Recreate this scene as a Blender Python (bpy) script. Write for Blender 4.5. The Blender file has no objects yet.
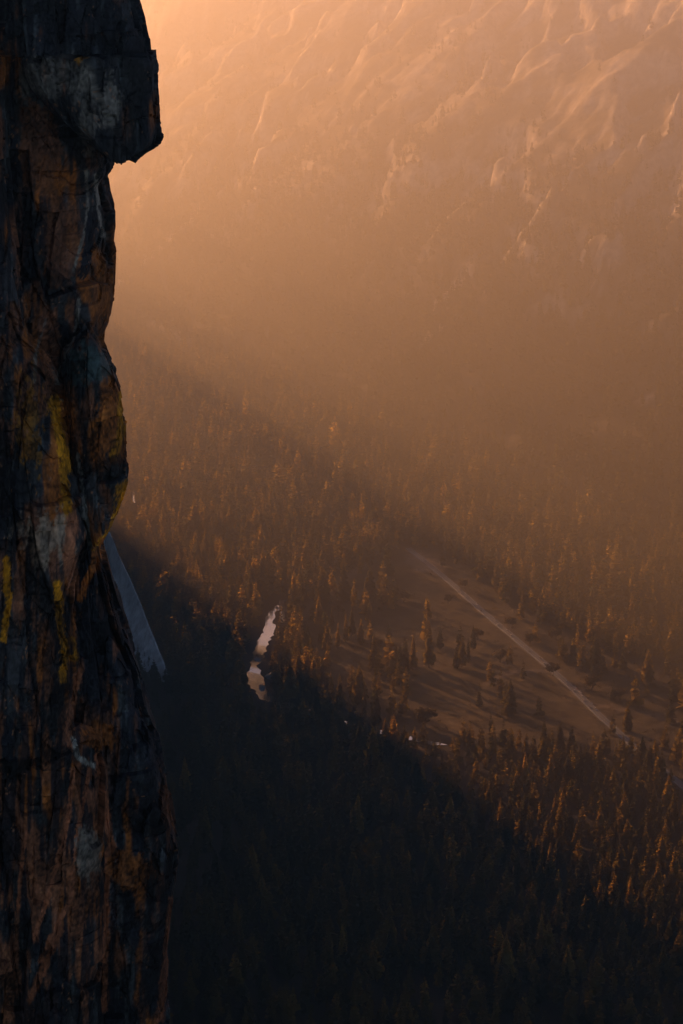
import bpy, math, random
import numpy as np

random.seed(7)
rng = np.random.default_rng(11)
scene = bpy.context.scene
COL = scene.collection

# ------------------------------------------------------------------ camera model
FPX, CX, CY = 2300.0, 341.5, 512.0
PITCH = math.radians(14.4)
CAM = np.array([0.0, 0.0, 900.0])
FWD = np.array([0, math.cos(PITCH), -math.sin(PITCH)])
UP = np.array([0, math.sin(PITCH), math.cos(PITCH)])

cd = bpy.data.cameras.new('camera')
cam = bpy.data.objects.new('camera', cd)
COL.objects.link(cam)
cam.location = CAM
cam.rotation_euler = (math.pi / 2 - PITCH, 0, 0)
cd.sensor_fit = 'VERTICAL'
cd.angle = 2 * math.atan(512 / FPX)
cd.clip_start = 1.0
cd.clip_end = 40000
scene.camera = cam


def project(P):
    q = np.asarray(P, float) - CAM
    d = q @ FWD
    return CX + FPX * q[..., 0] / d, CY - FPX * (q @ UP) / d, d


def ray(px, py):
    v = FWD + ((px - CX) / FPX) * np.array([1.0, 0, 0]) + ((CY - py) / FPX) * UP
    return v / np.linalg.norm(v)


# ------------------------------------------------------------------ sun and shade geometry
AZ, EL = 36.0, 10.5                      # sun: degrees left of the view, degrees up
SD = np.array([-math.sin(math.radians(AZ)), math.cos(math.radians(AZ))])   # horizontal, toward the sun
SU = np.array([math.cos(math.radians(AZ)), math.sin(math.radians(AZ))])
TE = math.tan(math.radians(EL))
SIL_U = np.array([-1500, 0, 1250, 1327, 1509, 1767, 2300])
SIL_V = np.array([1010, 985, 62, -250, -390, -550, -780])


# ------------------------------------------------------------------ noise
def _hash(i, seed):
    h = (i[..., 0] * 374761393 + i[..., 1] * 668265263 + i[..., 2] * 2147483647 + seed * 1274126177) & 0xFFFFFFFF
    h = ((h ^ (h >> 13)) * 1274126177) & 0xFFFFFFFF
    return ((h ^ (h >> 16)) & 0xFFFFFF) / float(0xFFFFFF)


def vnoise(p, seed=0):
    p = np.asarray(p, float)
    i = np.floor(p).astype(np.int64)
    f = p - i
    f = f * f * f * (f * (f * 6 - 15) + 10)
    out = 0
    for dx in (0, 1):
        wx = f[..., 0] if dx else 1 - f[..., 0]
        for dy in (0, 1):
            wy = f[..., 1] if dy else 1 - f[..., 1]
            for dz in (0, 1):
                wz = f[..., 2] if dz else 1 - f[..., 2]
                out = out + wx * wy * wz * _hash(i + np.array([dx, dy, dz]), seed)
    return out * 2 - 1


def fbm(p, oct=5, seed=0, gain=0.5):
    a, s, out, n = 1.0, 1.0, 0, 0
    for k in range(oct):
        out = out + a * vnoise(np.asarray(p) * s + 17.3 * k, seed + k)
        n += a
        a *= gain
        s *= 2.03
    return out / n


def ridged(p, oct=4, seed=0):
    a, s, out, n = 1.0, 1.0, 0, 0
    for k in range(oct):
        out = out + a * (1 - np.abs(vnoise(np.asarray(p) * s + 9.1 * k, seed + k)))
        n += a
        a *= 0.5
        s *= 2.1
    return out / n


def cells(p, seed=0):
    """worley: distance to nearest, second nearest, random id of nearest"""
    p = np.asarray(p, float)
    i = np.floor(p).astype(np.int64)
    d1 = np.full(p.shape[:-1], 9.0)
    d2 = np.full(p.shape[:-1], 9.0)
    idr = np.zeros(p.shape[:-1])
    off = np.zeros(p.shape)
    for dx in (-1, 0, 1):
        for dy in (-1, 0, 1):
            for dz in (-1, 0, 1):
                c = i + np.array([dx, dy, dz])
                q = c + np.stack([_hash(c, seed), _hash(c, seed + 5), _hash(c, seed + 9)], -1)
                d = np.linalg.norm(q - p, axis=-1)
                near = d < d1
                d2 = np.where(near, d1, np.minimum(d2, d))
                idr = np.where(near, _hash(c, seed + 13), idr)
                off = np.where(near[..., None], p - q, off)
                d1 = np.where(near, d, d1)
    return d1, d2, idr, off


def blocks(x, z, w, h, seed, rot=0.0):
    """irregular jointed blocks: random level and tilt per block, and closeness to a joint"""
    c, s_ = math.cos(rot), math.sin(rot)
    a, b = (x * c + z * s_) / w, (z * c - x * s_) / h
    o = np.zeros_like(a)
    a = a + 0.38 * vnoise(v3(a * 1.1, o + seed, o), seed) + 0.10 * vnoise(v3(a * .6, b * 1.7, o + 4), seed + 1)
    i = np.floor(a)
    b = b + 9.7 * _hash(v3(i, o, o + seed).astype(np.int64), seed + 2)
    b = b + 0.38 * vnoise(v3(b * 1.1, o, o + seed), seed + 3) + 0.06 * vnoise(v3(a * 1.3, b, o + 2), seed + 6)
    j = np.floor(b)
    k = v3(i, j, o).astype(np.int64)
    r1, r2, r3 = _hash(k, seed + 4), _hash(k, seed + 7), _hash(k, seed + 8)
    fa, fb = a - i, b - j
    edge = np.minimum(np.minimum(fa, 1 - fa) * w, np.minimum(fb, 1 - fb) * h)
    return r1 - .5, (r2 - .5) * (fa - .5) + (r3 - .5) * (fb - .5), edge, r2


def sstep(a, b, x):
    t = np.clip((x - a) / (b - a), 0, 1)
    return t * t * (3 - 2 * t)


def v3(*a):
    return np.stack(np.broadcast_arrays(*[np.asarray(k, float) for k in a]), -1)


# ------------------------------------------------------------------ terrain height
FOOT_A = np.array([415.0, 2640.0])
UPH = np.array([0.876, 0.483])
ALONG = np.array([-0.483, 0.876])


def foot_dist(x, y):
    return (x - FOOT_A[0]) * UPH[0] + (y - FOOT_A[1]) * UPH[1] - 80


def wall_foot_x(y):
    return np.interp(y, [-800, 0, 300, 1200, 2450, 2700, 2950, 3350, 3800, 4900, 9000],
                     [-60, -80, -95, -160, -280, -292, -360, -440, -500, -640, -1600])


def H0(x, y):
    x = np.asarray(x, float)
    y = np.asarray(y, float)
    d = foot_dist(x, y)
    s = (x - FOOT_A[0]) * ALONG[0] + (y - FOOT_A[1]) * ALONG[1]
    dd = np.clip(d, 0, None)
    z = 0.30 * dd + 0.34 * np.clip(dd - 180, 0, None) + 0.16 * np.clip(dd - 750, 0, None)
    w = sstep(60, 700, dd)
    # gullies that run down the slope, leaning along the valley
    q = v3((s + 0.55 * d) / 260.0, d / 1100.0, 0.3)
    z = z + w * (24 * (ridged(q, 4, 3) - 0.62) + 16 * (ridged(v3(x / 150, y / 150, z / 130), 4, 19) - 0.6) + 52 * fbm(v3(x / 190, y / 190, 0.1), 5, 21))
    cl = fbm(v3(x / 330 + 3, y / 420, 0.5), 4, 25)
    cl2 = fbm(v3(x / 170, y / 240, 4.5), 4, 27)
    z = z + sstep(350, 700, dd) * (48 * sstep(-.04, .04, cl) + 26 * sstep(-.03, .03, cl2) - 37)
    z = z + sstep(10, 200, dd) * 9 * fbm(v3(x / 60, y / 60, 2.1), 3, 5)
    cap = 1080.0
    z = np.where(z > cap - 200, cap - 200 + 200 * np.tanh((z - cap + 200) / 400), z)
    # talus below the shaded wall on the left
    t = x - wall_foot_x(y)
    z = z + 78 * (1 - sstep(0, 300, t)) * sstep(1300, 1900, y) * (1 - sstep(2500, 2900, y)) * (1 + 0.3 * fbm(v3(x / 90, y / 90, 0), 3, 8))
    return np.maximum(z, 0.0)


def hit(px, py, hf=H0, tmax=9000):
    r = ray(px, py)
    t = np.arange(1200, tmax, 6.0)
    P = CAM + t[:, None] * r
    below = P[:, 2] < hf(P[:, 0], P[:, 1])
    if not below.any():
        return P[-1]
    k = int(np.argmax(below))
    lo, hi = t[max(k - 1, 0)], t[k]
    for _ in range(12):
        m = (lo + hi) / 2
        p = CAM + m * r
        if p[2] < hf(p[0], p[1]):
            hi = m
        else:
            lo = m
    p = CAM + hi * r
    p[2] = hf(p[0], p[1])
    return p


def hits(pts, n=1):
    out = []
    for k in range(len(pts) - 1):
        for j in range(n):
            f = j / n
            out.append(hit(pts[k][0] * (1 - f) + pts[k + 1][0] * f, pts[k][1] * (1 - f) + pts[k + 1][1] * f))
    out.append(hit(*pts[-1]))
    return np.array(out)


def seg_dist(x, y, line):
    """distance of points to a polyline in plan"""
    best = np.full(np.shape(x), 1e9)
    for a, b in zip(line[:-1], line[1:]):
        ab = b[:2] - a[:2]
        L = max(ab @ ab, 1e-6)
        t = np.clip(((x - a[0]) * ab[0] + (y - a[1]) * ab[1]) / L, 0, 1)
        best = np.minimum(best, np.hypot(x - a[0] - t * ab[0], y - a[1] - t * ab[1]))
    return best


def in_poly(px, py, poly):
    r = np.zeros(np.shape(px), bool)
    n = len(poly)
    for i in range(n):
        x1, y1 = poly[i]
        x2, y2 = poly[(i + 1) % n]
        c = ((y1 > py) != (y2 > py)) & (px < (x2 - x1) * (py - y1) / (y2 - y1 + 1e-9) + x1)
        r ^= c
    return r


# ------------------------------------------------------------------ materials
def new_mat(name):
    m = bpy.data.materials.new(name)
    m.use_nodes = True
    nt = m.node_tree
    for n in list(nt.nodes):
        nt.nodes.remove(n)
    out = nt.nodes.new('ShaderNodeOutputMaterial')
    return m, nt, out


def N(nt, kind, **kw):
    n = nt.nodes.new(kind)
    for k, v in kw.items():
        if k.startswith('_'):
            setattr(n, k[1:], v)
        else:
            n.inputs[k.replace('_', ' ')].default_value = v
    return n


def mix_rgb(nt, fac, a, b, mode='MIX'):
    n = nt.nodes.new('ShaderNodeMix')
    n.data_type = 'RGBA'
    n.blend_type = mode
    for s, v in ((n.inputs[0], fac), (n.inputs[6], a), (n.inputs[7], b)):
        if isinstance(v, bpy.types.NodeSocket):
            nt.links.new(v, s)
        elif isinstance(v, (tuple, list)):
            s.default_value = (*v, 1) if len(v) == 3 else v
        else:
            s.default_value = v
    return n.outputs[2]


def simple(name, col, rough=0.7, metallic=0.0, spec=0.5, var=0.15, scale=0.5):
    m, nt, out = new_mat(name)
    b = N(nt, 'ShaderNodeBsdfPrincipled', Roughness=rough, Metallic=metallic)
    b.inputs['Specular IOR Level'].default_value = spec
    tc = N(nt, 'ShaderNodeTexCoord')
    nz = N(nt, 'ShaderNodeTexNoise', Scale=scale, Detail=5.0)
    nt.links.new(tc.outputs['Object'], nz.inputs['Vector'])
    c = mix_rgb(nt, nz.outputs['Fac'], tuple(k * (1 - var) for k in col), tuple(min(1, k * (1 + var)) for k in col))
    nt.links.new(c, b.inputs['Base Color'])
    nt.links.new(b.outputs[0], out.inputs[0])
    return m


def foliage_mat(name, c0, c1, trans=0.45, per_object=True):
    m, nt, out = new_mat(name)
    at = N(nt, 'ShaderNodeAttribute', _attribute_name='tint')
    oi = N(nt, 'ShaderNodeObjectInfo')
    ad = N(nt, 'ShaderNodeMath', _operation='ADD')
    nt.links.new(at.outputs['Fac'], ad.inputs[0])
    if per_object:
        nt.links.new(oi.outputs['Random'], ad.inputs[1])
    else:
        ad.inputs[1].default_value = 0.0
    fr = N(nt, 'ShaderNodeMath', _operation='FRACT')
    nt.links.new(ad.outputs[0], fr.inputs[0])
    pw = N(nt, 'ShaderNodeMath', _operation='POWER')
    pw.inputs[1].default_value = 1.8
    nt.links.new(fr.outputs[0], pw.inputs[0])
    c = mix_rgb(nt, pw.outputs[0], c0, c1)
    d = N(nt, 'ShaderNodeBsdfDiffuse')
    t = N(nt, 'ShaderNodeBsdfTranslucent')
    nt.links.new(c, d.inputs[0])
    nt.links.new(c, t.inputs[0])
    mx = N(nt, 'ShaderNodeMixShader', Fac=trans)
    nt.links.new(d.outputs[0], mx.inputs[1])
    nt.links.new(t.outputs[0], mx.inputs[2])
    nt.links.new(mx.outputs[0], out.inputs[0])
    return m


def rock_mat(name, bump=1.0, scale=1.0, zstretch=0.35):
    """colour from the 'stain' attribute, broken up by fine procedural mottling and bump"""
    m, nt, out = new_mat(name)
    at = N(nt, 'ShaderNodeAttribute', _attribute_name='stain')
    tc = N(nt, 'ShaderNodeTexCoord')
    mp = N(nt, 'ShaderNodeMapping')
    mp.inputs['Scale'].default_value = (scale, scale, scale * zstretch)
    nt.links.new(tc.outputs['Object'], mp.inputs[0])
    n1 = N(nt, 'ShaderNodeTexNoise', Scale=2.2, Detail=8.0, Roughness=0.65)
    nt.links.new(mp.outputs[0], n1.inputs['Vector'])
    vo = N(nt, 'ShaderNodeTexVoronoi', Scale=1.3)
    nt.links.new(mp.outputs[0], vo.inputs['Vector'])
    r = N(nt, 'ShaderNodeMapRange')
    r.inputs['From Min'].default_value = 0.3
    r.inputs['From Max'].default_value = 0.7
    r.inputs['To Min'].default_value = 0.45
    r.inputs['To Max'].default_value = 1.5
    nt.links.new(n1.outputs['Fac'], r.inputs[0])
    sc = N(nt, 'ShaderNodeVectorMath', _operation='SCALE')
    nt.links.new(at.outputs['Color'], sc.inputs[0])
    nt.links.new(r.outputs[0], sc.inputs['Scale'])
    b = N(nt, 'ShaderNodeBsdfPrincipled', Roughness=0.85)
    b.inputs['Specular IOR Level'].default_value = 0.25
    nt.links.new(sc.outputs[0], b.inputs['Base Color'])
    ad = N(nt, 'ShaderNodeMath', _operation='MULTIPLY_ADD')
    ad.inputs[1].default_value = 0.5
    nt.links.new(vo.outputs['Distance'], ad.inputs[0])
    nt.links.new(n1.outputs['Fac'], ad.inputs[2])
    bp = N(nt, 'ShaderNodeBump', Strength=0.8, Distance=0.5 * bump)
    nt.links.new(ad.outputs[0], bp.inputs['Height'])
    nt.links.new(bp.outputs[0], b.inputs['Normal'])
    nt.links.new(b.outputs[0], out.inputs[0])
    return m


# ------------------------------------------------------------------ mesh building
def mesh_from(name, V, F, mats, smooth=False, mat_idx=None, attrs=None):
    me = bpy.data.meshes.new(name)
    V = np.asarray(V, np.float32).reshape(-1, 3)
    if isinstance(F, np.ndarray):
        k = F.shape[1]
        me.vertices.add(len(V))
        me.vertices.foreach_set('co', V.ravel())
        me.loops.add(F.size)
        me.loops.foreach_set('vertex_index', F.astype(np.int32).ravel())
        me.polygons.add(len(F))
        me.polygons.foreach_set('loop_start', np.arange(0, F.size, k, dtype=np.int32))
        me.polygons.foreach_set('loop_total', np.full(len(F), k, np.int32))
        if mat_idx is not None:
            me.polygons.foreach_set('material_index', np.asarray(mat_idx, np.int32))
        me.update(calc_edges=True)
    else:
        me.from_pydata([tuple(map(float, v)) for v in V], [], F)
        if mat_idx is not None:
            me.polygons.foreach_set('material_index', np.asarray(mat_idx, np.int32))
        me.update()
    me.polygons.foreach_set('use_smooth', np.full(len(me.polygons), smooth))
    for m in (mats if isinstance(mats, (list, tuple)) else [mats]):
        me.materials.append(m)
    for an, (dt, arr) in (attrs or {}).items():
        a = me.attributes.new(an, dt, 'POINT')
        if dt == 'FLOAT':
            a.data.foreach_set('value', np.asarray(arr, np.float32).ravel())
        else:
            arr = np.asarray(arr, np.float32)
            if arr.shape[-1] == 3:
                arr = np.concatenate([arr, np.ones(arr.shape[:-1] + (1,), np.float32)], -1)
            a.data.foreach_set('color', arr.ravel())
    me.validate()
    return me


def link(name, data, parent=None, loc=None, label=None, cat=None, group=None, kind=None):
    o = bpy.data.objects.new(name, data)
    COL.objects.link(o)
    if parent is not None:
        o.parent = parent
    if loc is not None:
        o.location = [float(k) for k in loc]
    tag(o, label, cat, group, kind)
    return o


def tag(o, label=None, cat=None, group=None, kind=None):
    if label:
        o['label'] = label
    if cat:
        o['category'] = cat
    if group:
        o['group'] = group
    if kind:
        o['kind'] = kind


def grid_faces(nr, nc, wrap=False):
    r = np.arange(nr - 1)[:, None]
    c = np.arange(nc if wrap else nc - 1)[None, :]
    c2 = (c + 1) % nc
    return np.stack([r * nc + c, r * nc + c2, (r + 1) * nc + c2, (r + 1) * nc + c], -1).reshape(-1, 4)


# ------------------------------------------------------------------ layout, traced on the valley floor
ROAD = hits([(408, 548), (427, 563), (452, 584), (482, 611), (512, 636), (545, 664), (572, 688), (600, 716), (640, 752), (700, 800)], 6)
TRACK = hits([(486, 684), (500, 676), (520, 670), (545, 671)], 6)
TRACK2 = hits([(316, 606), (322, 594), (340, 580), (352, 572), (366, 566)], 4)
SPUR = hits([(600, 706), (640, 712), (676, 722), (720, 730)], 4)
PULLOUT = [(404, 556), (418, 549), (446, 566), (436, 574), (416, 572)]
# river: (left px, right px, row)
RIVER_ROWS = [(281, 287, 600), (276, 285, 606), (270, 276, 612), (266, 274, 620), (264, 274, 630), (259, 272, 638), (256, 265, 648), (254, 264, 658),
              (250, 258, 664), (247, 262, 674), (248, 264, 684), (256, 268, 693), (262, 282, 700), (274, 292, 703), (296, 306, 708), (328, 340, 720), (356, 374, 729), (392, 410, 736), (440, 456, 747)]
MEADOW = [(296, 640), (312, 600), (345, 568), (400, 545), (452, 555), (500, 600), (552, 652), (590, 690), (622, 706), (690, 716), (690, 740),
          (560, 752), (470, 738), (400, 738), (352, 722), (322, 706), (304, 680)]
EASTSIDE = [(455, 566), (520, 606), (600, 650), (700, 676), (700, 722), (612, 716), (555, 668), (490, 615)]

# ------------------------------------------------------------------ terrain mesh
STREAKS = [([(165, 90), (200, 72), (240, 52), (290, 26), (322, 8)], 14, .9),
           ([(120, 282), (150, 258), (185, 225), (215, 195), (250, 168), (282, 148)], 16, .9),
           ([(280, 150), (330, 190), (345, 230)], 22, .5), ([(250, 200), (262, 182), (300, 190)], 26, .6),
           ([(525, 20), (527, 60), (530, 92)], 9, .7), ([(548, 62), (565, 48), (590, 40)], 34, .8), ([(470, 20), (488, 48), (482, 80)], 20, .5),
           ([(498, 198), (506, 170), (514, 140)], 8, .8), ([(438, 312), (444, 294), (460, 282)], 12, .9), ([(614, 148), (622, 136)], 10, .9), ([(656, 150), (662, 144)], 10, .9),
           ([(150, 322), (170, 332), (196, 342)], 6, .8), ([(205, 235), (230, 226), (225, 250)], 18, .6), ([(420, 70), (440, 50), (446, 20)], 24, .5),
           ([(610, 70), (626, 60), (640, 76)], 20, .6), ([(430, 338), (436, 330)], 12, .7), ([(480, 130), (452, 150)], 8, .5), ([(644, 400), (652, 396)], 9, .7)]
STREAK_W = [(hits(p, 3), w, k) for p, w, k in STREAKS]


def axis(lo, hi, flo, fhi, fine, coarse):
    a = list(np.arange(lo, flo, coarse)) + list(np.arange(flo, fhi, fine)) + list(np.arange(fhi, hi + 1, coarse))
    return np.array(a)


def build_terrain():
    xs = axis(-1950, 3200, -900, 1300, 9, 70)
    ys = axis(-900, 9000, 1800, 6300, 11, 80)
    X, Y = np.meshgrid(xs, ys)
    Z = H0(X, Y)
    P = v3(X, Y, Z)
    bare = np.zeros_like(X)
    gy_, gx_ = np.gradient(Z)
    steep = np.hypot(gx_ / np.gradient(X, axis=1), gy_ / np.gradient(Y, axis=0))
    bare = sstep(.95, 1.6, steep + 0.35 * fbm(v3(X / 55, Y / 55, 1), 3, 79)) * sstep(150, 330, Z) * 0.75
    for line, w, k in STREAK_W:
        d = seg_dist(X, Y, line) + 12 * fbm(v3(X / 40, Y / 40, 0), 3, 77)
        bare = np.maximum(bare, k * (1 - sstep(w * 0.5, w * 1.6, d)))
    line, w, k = STREAK_W[0]
    Z = Z + 22 * np.exp(-(seg_dist(X, Y, line) / 45) ** 2)
    up = sstep(180, 520, Z)
    nz = ridged(v3(X / 120, Y / 120, Z / 160), 4, 31)
    bare = np.clip(bare + up * sstep(0.72, 0.86, nz) * 0.55, 0, 1)
    dry = np.array([0.088, 0.068, 0.034])
    duff = np.array([0.035, 0.029, 0.020])
    scrub = np.array([0.10, 0.082, 0.05])
    rock = np.array([0.46, 0.41, 0.36])
    pxx, pyy, dep = project(v3(X, Y, Z))
    vis = (dep > 0) & (pyy < 1300)
    mead = (in_poly(pxx, pyy, MEADOW) | in_poly(pxx, pyy, EASTSIDE)) & vis & (Z < 60)
    mf = mead.astype(float)
    for _ in range(2):
        mf = (mf + np.roll(mf, 1, 0) + np.roll(mf, -1, 0) + np.roll(mf, 1, 1) + np.roll(mf, -1, 1)) / 5
    patch = fbm(v3(X / 70, Y / 160, 0), 4, 41)
    mcol = dry * np.clip(1 + 1.1 * patch + 0.8 * fbm(v3(X / 22, Y / 34, 0), 3, 43), .3, 2)[..., None]
    c = duff + (scrub - duff) * sstep(150, 420, Z)[..., None]
    c = c + (mcol - c) * mf[..., None]
    tr = np.maximum(1 - sstep(2.5, 7, seg_dist(X, Y, TRACK)), np.maximum(1 - sstep(5, 16, seg_dist(X, Y, TRACK2)), 0.7 * (1 - sstep(3, 9, seg_dist(X, Y, SPUR)))))
    pull = (in_poly(pxx, pyy, PULLOUT) & vis).astype(float)
    tr = np.maximum(tr, np.maximum(pull, 0.12 * (1 - sstep(8, 22, seg_dist(X, Y, ROAD)))))
    c = c + (np.array([0.21, 0.17, 0.125]) - c) * tr[..., None]
    c = c + (rock - c) * bare[..., None]
    m = rock_mat('ground_cover', bump=5.0, scale=0.03, zstretch=1.0)
    me = mesh_from('terrain', v3(X, Y, Z).reshape(-1, 3), grid_faces(len(ys), len(xs)), m, True,
                   attrs={'stain': ('FLOAT_COLOR', c.reshape(-1, 3))})
    link('terrain', me, kind='structure')


build_terrain()


def ribbon(name, line, hw, mat, lift, kind='structure', offset=0.0):
    L = np.asarray(line)[:, :2]
    T = np.gradient(L, axis=0)
    T /= np.linalg.norm(T, axis=1)[:, None]
    Nn = np.stack([-T[:, 1], T[:, 0]], 1)
    A, B = L + Nn * (offset + hw), L + Nn * (offset - hw)
    z = np.array([max(float(H0(*a)), float(H0(*b))) for a, b in zip(A, B)]) + lift
    V = np.concatenate([np.c_[A, z], np.c_[B, z], np.c_[A + Nn * 1.5, z - lift - 1.2], np.c_[B - Nn * 1.5, z - lift - 1.2]])
    n = len(L)
    F = []
    for i in range(n - 1):
        F += [(i, n + i, n + i + 1, i + 1), (2 * n + i, i, i + 1, 2 * n + i + 1), (n + i, 3 * n + i, 3 * n + i + 1, n + i + 1)]
    return link(name, mesh_from(name, V, F, mat), kind=kind)


asphalt = simple('asphalt', (0.11, 0.15, 0.21), rough=0.8, var=0.2, scale=0.2)
paint_y = simple('yellow_paint', (0.6, 0.42, 0.08), rough=0.6)
paint_w = simple('white_paint', (0.75, 0.75, 0.72), rough=0.6)
ribbon('road', ROAD, 4.5, asphalt, 0.35)
ribbon('road_centre_line', ROAD, 0.16, paint_y, 0.36)
ribbon('road_edge_line', ROAD, 0.12, paint_w, 0.358, offset=4.2)
ribbon('road_edge_line', ROAD, 0.12, paint_w, 0.358, offset=-3.4)


def water_mat():
    m, nt, out = new_mat('rapids_sky_sheen')
    b = N(nt, 'ShaderNodeBsdfPrincipled', Roughness=0.10, IOR=1.333)
    b.inputs['Metallic'].default_value = 0.8
    b.inputs['Coat Weight'].default_value = 1.0
    b.inputs['Coat IOR'].default_value = 3.0
    b.inputs['Coat Roughness'].default_value = 0.05
    tc = N(nt, 'ShaderNodeTexCoord')
    nz = N(nt, 'ShaderNodeTexNoise', Scale=0.09, Detail=6.0, Roughness=0.6)
    nt.links.new(tc.outputs['Object'], nz.inputs['Vector'])
    r = N(nt, 'ShaderNodeMapRange')
    r.inputs['From Min'].default_value = 0.30
    r.inputs['From Max'].default_value = 0.48
    nt.links.new(nz.outputs['Fac'], r.inputs[0])
    c = mix_rgb(nt, r.outputs[0], (0.45, 0.55, 0.62), (0.84, 0.95, 1.0))  # foam white; pale colour and metal also stand in for reflected bright sky
    nt.links.new(c, b.inputs['Base Color'])
    bp = N(nt, 'ShaderNodeBump', Strength=0.06, Distance=0.3)
    nt.links.new(nz.outputs['Fac'], bp.inputs['Height'])
    nt.links.new(bp.outputs[0], b.inputs['Normal'])
    nt.links.new(b.outputs[0], out.inputs[0])
    return m


WATER = water_mat()


def build_river(name, rows, seed, sub=6):
    A, B = [], []
    for k in range(len(rows) - 1):
        for j in range(sub):
            f = j / sub
            l, r, y = [rows[k][i] * (1 - f) + rows[k + 1][i] * f for i in range(3)]
            jit = 3.6 * vnoise(np.array([(k * sub + j) * 0.62, seed, 0.5]), seed)
            jit2 = 3.8 * vnoise(np.array([(k * sub + j) * 0.71, seed, 3.5]), seed)
            A.append(hit(l + jit, y))
            B.append(hit(r + jit2, y))
    A, B = np.array(A), np.array(B)
    n = len(A)
    V = np.concatenate([A, (A + B) / 2, B])
    V[:, 2] = [float(H0(v[0], v[1])) + 0.25 for v in V]
    F = []
    for i in range(n - 1):
        F += [(i, n + i, n + i + 1, i + 1), (n + i, 2 * n + i, 2 * n + i + 1, n + i + 1)]
    link(name, mesh_from(name, V, F, WATER, True), kind='structure')
    return A, B


RIV = build_river('river', RIVER_ROWS, 3)
build_river('river_arm', [(288, 286 + 5, 605), (281, 286, 612), (280, 284, 622), (279, 284, 630)], 5)
build_river('stream', [(131, 134, 483), (131.5, 135, 490), (133, 135, 497), (134, 136, 504)], 8)
RIVER_MID = (RIV[0] + RIV[1]) / 2

# ------------------------------------------------------------------ shaded mountain wall on the left, unseen crest shaped to cast the valley's shadow
ROCK_FAR = rock_mat('granite_wall_rock', bump=4.0, scale=0.02, zstretch=0.4)


ROCK_SLAB = rock_mat('slab_rock', bump=1.5, scale=0.07, zstretch=0.3)


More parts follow.
